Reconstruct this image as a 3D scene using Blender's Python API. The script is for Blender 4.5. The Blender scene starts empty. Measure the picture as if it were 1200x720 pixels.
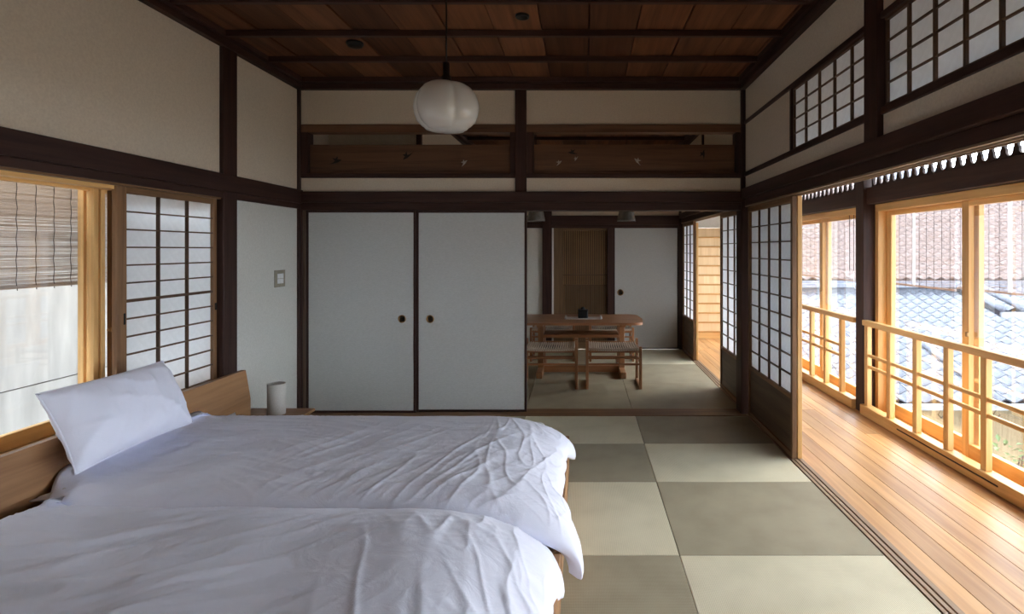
import bpy, bmesh, math, random
from mathutils import Vector, Matrix, noise
random.seed(7)
S = bpy.context.scene
COL = S.collection
F = 640.0
H = 1.4
# ------------------------------------------------------------------ camera
cam = bpy.data.cameras.new('camera')
cam.sensor_fit = 'HORIZONTAL'; cam.sensor_width = 36.0; cam.lens = F / 1200 * 36
cam.shift_x = -83.0 / 1200; cam.shift_y = -67.5 / 1200
cam.clip_start = 0.05; cam.clip_end = 200
co = bpy.data.objects.new('camera', cam); COL.objects.link(co)
co.location = (0, 0, H); co.rotation_euler = (math.pi / 2, 0, 0)
S.camera = co
# ------------------------------------------------------------------ sky, sun, exposure
w = bpy.data.worlds.new('overcast_sky'); S.world = w; w.use_nodes = True
bg = w.node_tree.nodes['Background']
bg.inputs[0].default_value = (0.80, 0.90, 1.0, 1); bg.inputs[1].default_value = 9.0
sun = bpy.data.lights.new('sun', 'SUN'); sun.energy = 4.0; sun.angle = math.radians(40); sun.color = (1, .93, .82)
so = bpy.data.objects.new('sun', sun); COL.objects.link(so)
so.rotation_euler = Vector((-0.80, -0.35, -0.62)).to_track_quat('-Z', 'Y').to_euler()
S.view_settings.view_transform = 'Standard'; S.view_settings.look = 'None'
S.view_settings.gamma = 1; S.view_settings.use_curve_mapping = False
S.view_settings.exposure = 0.38
S.cycles.max_bounces = 12; S.cycles.diffuse_bounces = 7; S.cycles.transparent_max_bounces = 24

# ------------------------------------------------------------------ helpers
def prop(o, label=None, cat=None, group=None, kind=None):
    if label: o['label'] = label
    if cat: o['category'] = cat
    if group: o['group'] = group
    if kind: o['kind'] = kind
    return o

def empty(name, loc, label=None, cat=None, group=None, kind=None):
    o = bpy.data.objects.new(name, None); COL.objects.link(o); o.location = loc
    o.empty_display_size = .05
    return prop(o, label, cat, group, kind)

WL = {}
def wloc(o):
    p = Vector(o.location)
    while o.parent:
        o = o.parent; p += Vector(o.location)
    return p

def put(name, me, mat, parent=None, loc=(0, 0, 0), rot=None):
    """link one mesh object at a world location, under parent (parents are never rotated)"""
    o = bpy.data.objects.new(name, me); COL.objects.link(o)
    if mat is not None and not me.materials: me.materials.append(mat)
    loc = Vector(loc)
    if parent is not None:
        o.parent = parent; loc = loc - wloc(parent)
    o.location = loc
    if rot: o.rotation_euler = rot
    return o

MC = {}
def boxmesh(sx, sy, sz, mat, bev=0.0, name='box'):
    key = (round(sx, 4), round(sy, 4), round(sz, 4), mat.name, bev)
    if key in MC: return MC[key]
    bm = bmesh.new(); bmesh.ops.create_cube(bm, size=1)
    for v in bm.verts: v.co = Vector((v.co.x * sx, v.co.y * sy, v.co.z * sz))
    if bev: bmesh.ops.bevel(bm, geom=bm.edges[:], offset=bev, segments=1, profile=.5, affect='EDGES')
    me = bpy.data.meshes.new(name); bm.to_mesh(me); bm.free(); me.materials.append(mat)
    MC[key] = me
    return me

def box(name, x0, x1, y0, y1, z0, z1, mat, parent=None, bev=0.0):
    me = boxmesh(abs(x1 - x0), abs(y1 - y0), abs(z1 - z0), mat, bev, name)
    return put(name, me, None, parent, ((x0 + x1) / 2, (y0 + y1) / 2, (z0 + z1) / 2))

def bm_box(bm, x0, x1, y0, y1, z0, z1):
    r = bmesh.ops.create_cube(bm, size=1)
    for v in r['verts']:
        v.co = Vector(((x0 + x1) / 2 + v.co.x * (x1 - x0), (y0 + y1) / 2 + v.co.y * (y1 - y0), (z0 + z1) / 2 + v.co.z * (z1 - z0)))

def finish(bm, name, mat, parent=None, loc=(0, 0, 0), smooth=False, rot=None):
    bmesh.ops.recalc_face_normals(bm, faces=bm.faces[:])
    me = bpy.data.meshes.new(name); bm.to_mesh(me); bm.free(); me.materials.append(mat)
    if smooth:
        for p in me.polygons: p.use_smooth = True
    return put(name, me, None, parent, loc, rot)

def lathe(name, prof, mat, parent, loc, seg=32, lobes=None, smooth=True):
    bm = bmesh.new(); rings = []
    for r, z in prof:
        ring = []
        for i in range(seg):
            a = 2 * math.pi * i / seg
            k = lobes(a, z) if lobes else 1.0
            ring.append(bm.verts.new((r * k * math.cos(a), r * k * math.sin(a), z)))
        rings.append(ring)
    for a, b in zip(rings, rings[1:]):
        for i in range(seg):
            bm.faces.new((a[i], a[(i + 1) % seg], b[(i + 1) % seg], b[i]))
    if prof[0][0] > 1e-4 and prof[0] != prof[-1]: bm.faces.new(rings[0])
    if prof[-1][0] > 1e-4 and prof[0] != prof[-1]: bm.faces.new(rings[-1])
    bmesh.ops.remove_doubles(bm, verts=bm.verts[:], dist=1e-5)
    return finish(bm, name, mat, parent, loc, smooth)

def tube(name, pts, r, mat, parent=None, seg=6):
    pts = [Vector(p) for p in pts]; c = sum(pts, Vector()) / len(pts)
    bm = bmesh.new(); rings = []
    for i, p in enumerate(pts):
        d = (pts[min(i + 1, len(pts) - 1)] - pts[max(i - 1, 0)]).normalized()
        up = Vector((0, 0, 1)) if abs(d.z) < .9 else Vector((1, 0, 0))
        a = d.cross(up).normalized(); b = d.cross(a)
        rings.append([bm.verts.new(p - c + (a * math.cos(t) + b * math.sin(t)) * r) for t in [2 * math.pi * k / seg for k in range(seg)]])
    for a, b in zip(rings, rings[1:]):
        for i in range(seg): bm.faces.new((a[i], a[(i + 1) % seg], b[(i + 1) % seg], b[i]))
    bm.faces.new(rings[0]); bm.faces.new(rings[-1])
    return finish(bm, name, mat, parent, c, True)

# ------------------------------------------------------------------ materials
def newmat(name):
    m = bpy.data.materials.new(name); m.use_nodes = True
    return m, m.node_tree.nodes, m.node_tree.links, m.node_tree.nodes['Principled BSDF']

WOODS = {}
def wood(name, c1, c2, axis, rough=.5, scale=1.0, bump=.15, rnd=.25, spec=.4):
    key = name + '_' + axis
    if key in WOODS: return WOODS[key]
    m, N, L, P = newmat(key)
    tc = N.new('ShaderNodeTexCoord'); mp = N.new('ShaderNodeMapping')
    s = [26 * scale] * 3; s['xyz'.index(axis)] = 1.3 * scale
    mp.inputs['Scale'].default_value = s
    oi = N.new('ShaderNodeObjectInfo'); mul = N.new('ShaderNodeMath'); mul.operation = 'MULTIPLY'; mul.inputs[1].default_value = 37
    add = N.new('ShaderNodeVectorMath'); add.operation = 'ADD'
    L.new(oi.outputs['Random'], mul.inputs[0]); L.new(tc.outputs['Object'], mp.inputs[0])
    L.new(mp.outputs[0], add.inputs[0]); L.new(mul.outputs[0], add.inputs[1])
    n1 = N.new('ShaderNodeTexNoise'); n1.inputs['Scale'].default_value = 1.0; n1.inputs['Detail'].default_value = 5; n1.inputs['Distortion'].default_value = .6
    L.new(add.outputs[0], n1.inputs['Vector'])
    n2 = N.new('ShaderNodeTexNoise'); n2.inputs['Scale'].default_value = 4.0; n2.inputs['Detail'].default_value = 3
    L.new(add.outputs[0], n2.inputs['Vector'])
    mix = N.new('ShaderNodeMath'); mix.operation = 'MULTIPLY_ADD'; mix.inputs[1].default_value = .35
    L.new(n2.outputs[0], mix.inputs[0]); L.new(n1.outputs[0], mix.inputs[2])
    r = N.new('ShaderNodeValToRGB'); r.color_ramp.elements[0].position = .42; r.color_ramp.elements[1].position = .82
    r.color_ramp.elements[0].color = (*c1, 1); r.color_ramp.elements[1].color = (*c2, 1)
    L.new(mix.outputs[0], r.inputs[0])
    hs = N.new('ShaderNodeHueSaturation'); mr = N.new('ShaderNodeMapRange')
    mr.inputs[3].default_value = 1 - rnd; mr.inputs[4].default_value = 1 + rnd
    L.new(oi.outputs['Random'], mr.inputs[0]); L.new(mr.outputs[0], hs.inputs['Value']); L.new(r.outputs[0], hs.inputs['Color'])
    L.new(hs.outputs[0], P.inputs['Base Color'])
    P.inputs['Roughness'].default_value = rough; P.inputs['Specular IOR Level'].default_value = spec
    b = N.new('ShaderNodeBump'); b.inputs['Strength'].default_value = bump; b.inputs['Distance'].default_value = .003
    L.new(n2.outputs[0], b.inputs['Height']); L.new(b.outputs[0], P.inputs['Normal'])
    WOODS[key] = m
    return m

def noisy(name, c1, c2, scale, rough=.8, bump=.2, dist=.002, spec=.3, detail=4, stretch=(1, 1, 1), gen='Object'):
    m, N, L, P = newmat(name)
    tc = N.new('ShaderNodeTexCoord'); mp = N.new('ShaderNodeMapping'); mp.inputs['Scale'].default_value = stretch
    n = N.new('ShaderNodeTexNoise'); n.inputs['Scale'].default_value = scale; n.inputs['Detail'].default_value = detail
    L.new(tc.outputs[gen], mp.inputs[0]); L.new(mp.outputs[0], n.inputs['Vector'])
    r = N.new('ShaderNodeValToRGB'); r.color_ramp.elements[0].position = .3; r.color_ramp.elements[1].position = .7
    r.color_ramp.elements[0].color = (*c1, 1); r.color_ramp.elements[1].color = (*c2, 1)
    L.new(n.outputs[0], r.inputs[0]); L.new(r.outputs[0], P.inputs['Base Color'])
    P.inputs['Roughness'].default_value = rough; P.inputs['Specular IOR Level'].default_value = spec
    b = N.new('ShaderNodeBump'); b.inputs['Strength'].default_value = bump; b.inputs['Distance'].default_value = dist
    L.new(n.outputs[0], b.inputs['Height']); L.new(b.outputs[0], P.inputs['Normal'])
    return m

def dark(ax): return wood('dark_timber', (.024, .010, .008), (.056, .025, .019), ax, .55, spec=.3, rnd=.12)
def ceilw(ax): return wood('ceiling_board_wood', (.070, .025, .011), (.17, .066, .029), ax, .6, .6, rnd=.40, spec=.25)
def transomw(ax): return wood('transom_wood', (.070, .032, .017), (.15, .070, .036), ax, .55, .8, rnd=.15)
def brown(ax): return wood('shoji_frame_wood', (.13, .065, .030), (.26, .14, .065), ax, .5, rnd=.15)
def brownd(ax): return wood('shoji_lattice_wood', (.060, .030, .016), (.11, .055, .028), ax, .5, rnd=.1)
def skirt(ax): return wood('door_skirt_wood', (.060, .036, .022), (.13, .085, .055), ax, .5, .6, rnd=.15)
def hinoki(ax): return wood('new_cypress_wood', (.62, .34, .115), (.82, .51, .205), ax, .42, .7, rnd=.08, bump=.06)
def cedar(ax): return wood('floor_board_wood', (.42, .20, .075), (.65, .37, .155), ax, .40, .55, rnd=.17, bump=.08, spec=.5)
def oak(ax): return wood('bed_oak_wood', (.24, .115, .048), (.40, .21, .095), ax, .42, .6, rnd=.06, bump=.08)
def tablew(ax): return wood('table_wood', (.24, .105, .045), (.40, .185, .08), ax, .35, .7, rnd=.1)

plaster = noisy('cream_plaster', (.63, .53, .415), (.71, .61, .48), 90, .9, .25, .001)
plasterw = noisy('white_plaster', (.63, .62, .57), (.71, .70, .65), 90, .9, .25, .001)
fusumam = noisy('fusuma_paper', (.53, .54, .525), (.60, .61, .595), 60, .85, .15, .001, stretch=(1, 1, 3))
brass = noisy('aged_brass', (.30, .17, .07), (.42, .25, .11), 60, .4, .05); brass.node_tree.nodes['Principled BSDF'].inputs['Metallic'].default_value = .8
black = noisy('black_metal', (.008, .008, .008), (.016, .015, .014), 40, .5, .05)
iron = noisy('dark_iron', (.01, .009, .008), (.02, .017, .015), 40, .6, .1)
cutout_light = noisy('painted_cutout_light', (.30, .27, .23), (.50, .46, .40), 30, .4, .1)  # pale tone painting the light seen through bird cut-outs
whitec = noisy('white_ceramic', (.72, .72, .72), (.80, .80, .80), 20, .3, .02, spec=.5)
linen = noisy('linen_shade', (.62, .60, .55), (.72, .70, .65), 160, .9, .3, .001)
tile = noisy('roof_tile_clay', (.135, .145, .17), (.215, .225, .26), 14, .75, .2, .002, spec=.15)
tilerd = noisy('weathered_red_brown_tile', (.15, .11, .10), (.26, .205, .19), 10, .6, .2, .002)
grout = noisy('roof_mortar', (.22, .23, .25), (.32, .33, .35), 12, .8, .2)
outwall = noisy('outside_white_board', (.56, .565, .58), (.80, .805, .82), 9, .7, .3, .002, stretch=(1, 1, .18), detail=8)
housew = noisy('beige_house_board', (.22, .17, .10), (.34, .27, .17), 6, .8, .2, .003, stretch=(6, 6, .4))
groundm = noisy('ground_gravel', (.16, .16, .14), (.26, .25, .22), 20, .95, .4, .01)
leafm = noisy('plant_leaf', (.05, .10, .04), (.11, .18, .07), 12, .6, .1)
cordm = noisy('dark_cord', (.04, .03, .03), (.08, .06, .06), 60, .9, .1)

cordw = noisy('woven_paper_cord', (.44, .35, .27), (.60, .50, .39), 60, .8, .2)
bedlinen = None

def linen_mat(name, c):
    m, N, L, P = newmat(name)
    P.inputs['Base Color'].default_value = (*c, 1); P.inputs['Roughness'].default_value = .85
    P.inputs['Specular IOR Level'].default_value = .2; P.inputs['Sheen Weight'].default_value = .15
    tc = N.new('ShaderNodeTexCoord'); n = N.new('ShaderNodeTexNoise'); n.inputs['Scale'].default_value = 260; n.inputs['Detail'].default_value = 2
    n2 = N.new('ShaderNodeTexNoise'); n2.inputs['Scale'].default_value = 9; n2.inputs['Detail'].default_value = 6; n2.inputs['Distortion'].default_value = 1.2
    L.new(tc.outputs['Object'], n.inputs['Vector']); L.new(tc.outputs['Object'], n2.inputs['Vector'])
    b = N.new('ShaderNodeBump'); b.inputs['Strength'].default_value = .15; b.inputs['Distance'].default_value = .0008
    b2 = N.new('ShaderNodeBump'); b2.inputs['Strength'].default_value = .35; b2.inputs['Distance'].default_value = .012
    L.new(n.outputs[0], b.inputs['Height']); L.new(n2.outputs[0], b2.inputs['Height']); L.new(b2.outputs[0], b.inputs['Normal'])
    L.new(b.outputs[0], P.inputs['Normal'])
    return m
duvetm = linen_mat('white_cotton', (.78, .79, .90))
sheetm = linen_mat('grey_cotton', (.62, .60, .60))

def paper_mat(name, c, tr=.5):
    m, N, L, P = newmat(name)
    N.remove(P); out = N['Material Output']
    d = N.new('ShaderNodeBsdfDiffuse'); t = N.new('ShaderNodeBsdfTranslucent'); mx = N.new('ShaderNodeMixShader')
    tc = N.new('ShaderNodeTexCoord'); n = N.new('ShaderNodeTexNoise'); n.inputs['Scale'].default_value = 35; n.inputs['Detail'].default_value = 5
    r = N.new('ShaderNodeValToRGB'); r.color_ramp.elements[0].position = .3; r.color_ramp.elements[1].position = .7
    r.color_ramp.elements[0].color = (*[k * .93 for k in c], 1); r.color_ramp.elements[1].color = (*c, 1)
    L.new(tc.outputs['Object'], n.inputs['Vector']); L.new(n.outputs[0], r.inputs[0])
    L.new(r.outputs[0], d.inputs[0]); L.new(r.outputs[0], t.inputs[0])
    mx.inputs[0].default_value = tr
    L.new(d.outputs[0], mx.inputs[1]); L.new(t.outputs[0], mx.inputs[2]); L.new(mx.outputs[0], out.inputs[0])
    return m
paper = paper_mat('shoji_paper', (.80, .83, .86), .42)
reedm = paper_mat('brown_reed', (.50, .42, .35), .45)
strapm = paper_mat('white_strap', (.9, .92, .95), .6)
reedpk = paper_mat('pale_red_reed', (.58, .48, .44), .42)
warmpaper = paper_mat('warm_backing_paper', (.62, .45, .25), .3)

def glass_mat(name, tint=(.985, .985, .988), refl=1.0):
    m, N, L, P = newmat(name); N.remove(P); out = N['Material Output']
    t = N.new('ShaderNodeBsdfTransparent'); t.inputs[0].default_value = (*tint, 1)
    g = N.new('ShaderNodeBsdfGlossy'); g.inputs['Roughness'].default_value = .01
    fr = N.new('ShaderNodeFresnel'); fr.inputs[0].default_value = 1.35
    mu = N.new('ShaderNodeMath'); mu.operation = 'MULTIPLY'; mu.inputs[1].default_value = refl
    mx = N.new('ShaderNodeMixShader')
    L.new(fr.outputs[0], mu.inputs[0]); L.new(mu.outputs[0], mx.inputs[0]); L.new(t.outputs[0], mx.inputs[1]); L.new(g.outputs[0], mx.inputs[2]); L.new(mx.outputs[0], out.inputs[0])
    return m
glass = glass_mat('window_glass', refl=.35)
smoke = glass_mat('smoked_glass', (.30, .28, .25), 1.0)
def opal_mat():
    m, N, L, P = newmat('opal_glass')
    P.inputs['Base Color'].default_value = (.80, .78, .74, 1); P.inputs['Roughness'].default_value = .12
    P.inputs['Coat Weight'].default_value = .6; P.inputs['Specular IOR Level'].default_value = .8; P.inputs['Subsurface Weight'].default_value = .0
    out = N['Material Output']; t = N.new('ShaderNodeBsdfTranslucent'); t.inputs[0].default_value = (.85, .83, .8, 1)
    mx = N.new('ShaderNodeMixShader'); mx.inputs[0].default_value = .35
    L.new(P.outputs[0], mx.inputs[1]); L.new(t.outputs[0], mx.inputs[2]); L.new(mx.outputs[0], out.inputs[0])
    return m
opal = opal_mat()

def tatami_mat(name, c1, c2, axis):
    m, N, L, P = newmat(name)
    tc = N.new('ShaderNodeTexCoord'); wv = N.new('ShaderNodeTexWave'); wv.wave_type = 'BANDS'; wv.bands_direction = axis
    wv.inputs['Scale'].default_value = 42; wv.inputs['Distortion'].default_value = .8; wv.inputs['Detail'].default_value = 1
    wv2 = N.new('ShaderNodeTexWave'); wv2.wave_type = 'BANDS'; wv2.bands_direction = 'Y' if axis == 'X' else 'X'
    wv2.inputs['Scale'].default_value = 60; wv2.inputs['Distortion'].default_value = 1.5
    L.new(tc.outputs['Object'], wv.inputs['Vector']); L.new(tc.outputs['Object'], wv2.inputs['Vector'])
    nz = N.new('ShaderNodeTexNoise'); nz.inputs['Scale'].default_value = 5; nz.inputs['Detail'].default_value = 8
    L.new(tc.outputs['Object'], nz.inputs['Vector'])
    a = N.new('ShaderNodeMath'); a.operation = 'MULTIPLY_ADD'; a.inputs[1].default_value = .5
    L.new(wv2.outputs['Fac'], a.inputs[0]); L.new(wv.outputs['Fac'], a.inputs[2])
    a2 = N.new('ShaderNodeMath'); a2.operation = 'MULTIPLY_ADD'; a2.inputs[1].default_value = .45
    L.new(a.outputs[0], a2.inputs[0]); L.new(nz.outputs[0], a2.inputs[2])
    r = N.new('ShaderNodeValToRGB'); r.color_ramp.elements[0].position = .45; r.color_ramp.elements[1].position = 1.0
    r.color_ramp.elements[0].color = (*c1, 1); r.color_ramp.elements[1].color = (*c2, 1)
    L.new(a2.outputs[0], r.inputs[0]); L.new(r.outputs[0], P.inputs['Base Color'])
    b = N.new('ShaderNodeBump'); b.inputs['Strength'].default_value = .4; b.inputs['Distance'].default_value = .002
    L.new(a.outputs[0], b.inputs['Height']); L.new(b.outputs[0], P.inputs['Normal'])
    P.inputs['Roughness'].default_value = .6; P.inputs['Specular IOR Level'].default_value = .35
    return m
mat_light = tatami_mat('tatami_painted_bright', (.58, .53, .37), (.74, .685, .50), 'X')  # bright base colour, painting the sheen of one weave direction
mat_dark = tatami_mat('tatami_painted_dim', (.29, .25, .17), (.41, .365, .255), 'Y')  # dim base colour, sheen of the turned weave put into the colour

# ------------------------------------------------------------------ key planes
XL, XR = -2.422, 1.382            # room side walls
YB = 4.655                        # partition between the rooms
Y0 = -2.2                         # wall behind the camera
YF = 7.66                         # far wall of the dining room
ZC = 2.84                         # ceiling
XV = 2.40                         # veranda railing
YV = 8.66                         # end of the veranda
_tr = [0]
def trim(label, x0, x1, y0, y1, z0, z1, mat, bev=.003):
    _tr[0] += 1
    o = box('trim_%d' % _tr[0], x0, x1, y0, y1, z0, z1, mat, None, bev)
    return prop(o, label, 'timber trim', kind='structure')

def trim_set(label, loc):
    _tr[0] += 1
    return empty('trim_%d' % _tr[0], loc, label, 'timber trim', kind='structure')
# ------------------------------------------------------------------ floor
floor = box('floor', XL - .1, 2.64, Y0 - .1, YV + .1, -.16, -.062, noisy('underfloor', (.1, .08, .06), (.15, .12, .09), 8))
prop(floor, 'floor of square tatami mats with cypress boards along the veranda', 'floor', kind='structure')
cols = [-2.42, -1.407, -.482, .443, 1.382]
rows = [4.588, 3.938, 3.288, 2.499, 1.75, .98, .2, -.6, -1.4, Y0]
for j in range(len(rows) - 1):
    for i in range(4):
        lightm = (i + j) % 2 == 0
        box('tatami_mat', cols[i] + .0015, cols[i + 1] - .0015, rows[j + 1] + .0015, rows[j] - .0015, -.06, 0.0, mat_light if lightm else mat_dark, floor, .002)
rows2 = [4.79, 5.69, 6.66, 7.66]
cols2 = [-1.56, -.506, .43, 1.382]
for j in range(3):
    for i in range(3):
        lightm = j == 2  # far row takes the bright colour, painting in the sunlight there
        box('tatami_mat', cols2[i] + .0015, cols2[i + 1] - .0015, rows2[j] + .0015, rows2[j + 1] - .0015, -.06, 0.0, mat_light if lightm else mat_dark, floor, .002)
# veranda boards, each run made of several lengths
bw = .1135; x = 1.468; k = 0
while x < 2.58:
    y = Y0 - .4 * random.random()
    while y < YV:
        ln = random.uniform(3.0, 4.6); y1 = min(y + ln, YV)
        ya = max(y, Y0)
        if y1 > ya + .02: box('floor_board', x + .0008, min(x + bw, 2.6) - .0008, ya + .0005, y1 - .0005, -.05, -.004 + random.uniform(-.0004, .0004), cedar('y'), floor, .0012)
        y = y1
    x += bw; k += 1
# sill with sliding grooves beside the tatami
def sillw(ax): return wood('door_sill_wood', (.24, .155, .10), (.38, .26, .17), ax, .5, rnd=.1)
sill = trim_set('grooved wooden door sill between tatami and veranda boards', (1.425, 3, 0))
for a, b, z in ((1.384, 1.403, .004), (1.403, 1.411, -.006), (1.411, 1.431, .004), (1.431, 1.439, -.006), (1.439, 1.466, .004)):
    box('sill_strip' if z > 0 else 'sill_groove', a, b, Y0, YF, -.06, z, sillw('y') if z > 0 else dark('y'), sill, .001)
trim('wooden threshold strip between the bedroom tatami and dining room', XL, 1.382, 4.59, 4.788, -.06, .003, brown('x'), .002)

# ------------------------------------------------------------------ ceiling of boards and battens
ceil = box('ceiling', XL - .15, XR + .12, Y0 - .1, YF + .1, ZC + .03, ZC + .1, dark('y'))
prop(ceil, 'dark red-brown board ceiling crossed by slim battens', 'ceiling', kind='structure')
xs = -2.13 - .31; n = 0
while xs < XR:
    for (ya, yb) in ((Y0, YB), (YB + .1, YF)):
        dz = .007 * (n % 2)
        box('ceiling_board', max(xs, XL) + .004, min(xs + .31, XR) - .004, ya, yb, ZC + dz, ZC + .02 + dz, ceilw('y'), ceil, .002)
    xs += .31; n += 1
y = 4.06 - .485 * 12
while y < 7.4:
    if abs(y - 4.7) > .15 and y > Y0:
        box('ceiling_batten', XL + .05, XR - .05, y, y + .035, ZC - .04, ZC, dark('x'), ceil, .003)
    y += .485
# cornice around both rooms (two steps)
for lab, f in (
        ('dark stepped cornice along the left wall', lambda d: (XL, XL + d, Y0, YB, 'y')),
        ('dark stepped cornice along the veranda wall', lambda d: (XR - d, XR, Y0, YB, 'y')),
        ('dark stepped cornice above the carved transoms', lambda d: (XL + d, XR - d, YB - d, YB, 'x')),
        ('dark cornice of the dining room far wall', lambda d: (-1.56, XR, YF - d, YF, 'x')),
        ('dark cornice of the dining room veranda side', lambda d: (XR - d, XR, YB + .12, YF - d, 'y')),
        ('dark cornice on the dining room left wall', lambda d: (-1.56, -1.56 + d, 5.2, YF - d, 'y'))):
    x0, x1, y0, y1, ax = f(.085)
    cs = trim_set(lab, ((x0 + x1) / 2, (y0 + y1) / 2, 2.755))
    for nm, z0, z1, d in (('lower_moulding', 2.755, 2.80, .05), ('upper_moulding', 2.80, 2.842, .085)):
        x0, x1, y0, y1, ax = f(d)
        box(nm, x0, x1, y0, y1, z0, z1, dark(ax), cs, .003)

# ------------------------------------------------------------------ left wall
WY0, WY1 = .85, 3.615             # window opening
wl = empty('wall_left', (XL - .06, 2, 0), 'cream plaster wall on the left side with dark posts', 'wall', kind='structure')
box('plaster_panel', XL - .12, XL, Y0, YB, 1.80, ZC + .03, plaster, wl)
box('plaster_panel', XL - .12, XL, 3.70, YB, 0, 1.80, plasterw, wl)
box('plaster_panel', XL - .12, XL, Y0, WY0, 0, 1.80, plasterw, wl)
box('plaster_panel', XL - .12, XL, WY0, 3.70, 0, .49, plasterw, wl)
trim('dark post beside the paper-paned window, ceiling to floor', XL - .1, XL + .028, 3.64, 3.785, 0, 2.76, dark('z'))
trim('thin dark corner post between left wall and sliding doors', XL - .02, XL + .022, YB - .03, YB, 0, 2.76, dark('z'))
trim('wide dark lintel rail running along the left wall', XL - .02, XL + .038, Y0, YB - .0, 1.79, 1.905, dark('y'))
trim('dark lower lintel above the left window', XL - .12, XL + .022, Y0, YB - .0, 1.745, 1.79, dark('y'))
trim('dark baseboard under the light switch', XL - .01, XL + .02, 3.785, YB - .03, 0, .05, dark('y'))

wall_f = prop(box('wall_front', XL - .1, 2.7, Y0 - .12, Y0, -.1, 2.95, plaster), 'plain plaster wall behind the viewer', 'wall', kind='structure')

# window on the left: pale cypress glass sashes, bamboo blind outside, paper screen inside
win1 = empty('window_1', (-2.5, 2.2, .49), 'left window with pale wood frame over the bed', 'window', kind='structure')
box('sill', -2.62, -2.40, WY0, 3.64, .49, .515, hinoki('y'), win1, .003)
box('head_frame', -2.52, -2.45, WY0, 3.64, 1.716, 1.745, hinoki('y'), win1, .002)
box('head_track', -2.50, -2.41, WY0, 3.64, 1.735, 1.747, brown('y'), win1, .002)
def sash(parent, xa, xb, ya, yb, z0, z1, st=.06, br=.07, tr=.04, mat=hinoki):
    s = empty('sash', ((xa + xb) / 2, ya, z0)); s.parent = parent; s.location = Vector(((xa + xb) / 2, ya, z0)) - wloc(parent)
    box('stile', xa, xb, ya, ya + st, z0, z1, mat('z'), s, .002)
    box('stile', xa, xb, yb - st, yb, z0, z1, mat('z'), s, .002)
    box('rail', xa, xb, ya + st, yb - st, z0, z0 + br, mat('y'), s, .002)
    box('rail', xa, xb, ya + st, yb - st, z1 - tr, z1, mat('y'), s, .002)
    xm = (xa + xb) / 2
    box('glass_pane', xm - .002, xm + .002, ya + st - .005, yb - st + .005, z0 + br - .005, z1 - tr + .005, glass, s)
    return s
sash(win1, -2.555, -2.525, 1.55, 2.87, .515, 1.742)
sash(win1, -2.605, -2.575, 2.815, 3.63, .515, 1.742)
box('shade_strip', -2.515, -2.49, 2.885, 2.925, .515, 1.712, brown('z'), win1, .002)  # added brown strip painting the shadow between sash and screen
sash(win1, -2.605, -2.575, .86, 1.6, .515, 1.742)
for i, (xa, xb, ya, yb) in enumerate(((-2.523, -2.508, 2.80, 2.83), (-2.523, -2.500, 2.835, 2.86))):
    box('sash_moulding', xa, xb, ya, yb, .515, 1.712, hinoki('z'), win1, .002)
lk = box('sash_lock', -2.50, -2.485, 2.865, 2.885, .97, .985, brass, win1, .003)
box('lock_thumb_turn', -2.487, -2.475, 2.872, 2.878, .965, .99, brass, win1, .002)

# ------------------------------------------------------------------ paper screens (shoji)
def paper_panel_mesh(sx, sy, sz, mat):
    key = ('pane', round(sx, 4), round(sy, 4), round(sz, 4), mat.name)
    if key in MC: return MC[key]
    me = bpy.data.meshes.new('paper_pane')
    if sx == 0: v = [(0, -sy / 2, -sz / 2), (0, sy / 2, -sz / 2), (0, sy / 2, sz / 2), (0, -sy / 2, sz / 2)]
    else: v = [(-sx / 2, 0, -sz / 2), (sx / 2, 0, -sz / 2), (sx / 2, 0, sz / 2), (-sx / 2, 0, sz / 2)]
    me.from_pydata(v, [], [(0, 1, 2, 3)]); me.materials.append(mat); MC[key] = me
    return me

def shoji(parent, xa, xb, ya, yb, z0, zp, z1, nc, nr, st=.033, tr=.045, skirt_h=True, fm=brown, lm=brownd, bar=.008, thick_row=None, br=.035):
    """paper screen in a plane of constant x; paper from zp to z1-tr; solid skirt below zp"""
    xm = (xa + xb) / 2
    box('stile', xa, xb, ya, ya + st, z0, z1, fm('z'), parent, .002)
    box('stile', xa, xb, yb - st, yb, z0, z1, fm('z'), parent, .002)
    box('top_rail', xa, xb, ya + st, yb - st, z1 - tr, z1, fm('y'), parent, .002)
    box('bottom_rail', xa, xb, ya + st, yb - st, z0, z0 + br, fm('y'), parent, .002)
    if skirt_h:
        box('middle_rail', xa, xb, ya + st, yb - st, zp - .03, zp, fm('y'), parent, .002)
        box('skirt_board', xm - .005, xm + .005, ya + st, yb - st, z0 + br, zp - .03, skirt('y'), parent)
    else: zp = z0 + br
    pa, pb = ya + st, yb - st; za, zb = zp, z1 - tr
    cw = (pb - pa) / nc; rh = (zb - za) / nr
    for i in range(1, nc):
        box('lattice_bar', xm - .012, xm + .004, pa + i * cw - bar / 2, pa + i * cw + bar / 2, za, zb, lm('z'), parent)
    for j in range(1, nr):
        t = bar * (1.8 if thick_row == j else 1)
        box('lattice_bar', xm - .010, xm + .004, pa, pb, za + j * rh - t / 2, za + j * rh + t / 2, lm('y'), parent)
    for i in range(nc):
        for j in range(nr):
            put('paper_pane', paper_panel_mesh(0, cw, rh, paper), None, parent, (xm + .0055, pa + (i + .5) * cw, za + (j + .5) * rh))

w2 = empty('window_2', (-2.45, 2.85, .515), 'paper screen of the left window with dark lattice bars', 'window', kind='structure')
xm = -2.45
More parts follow.
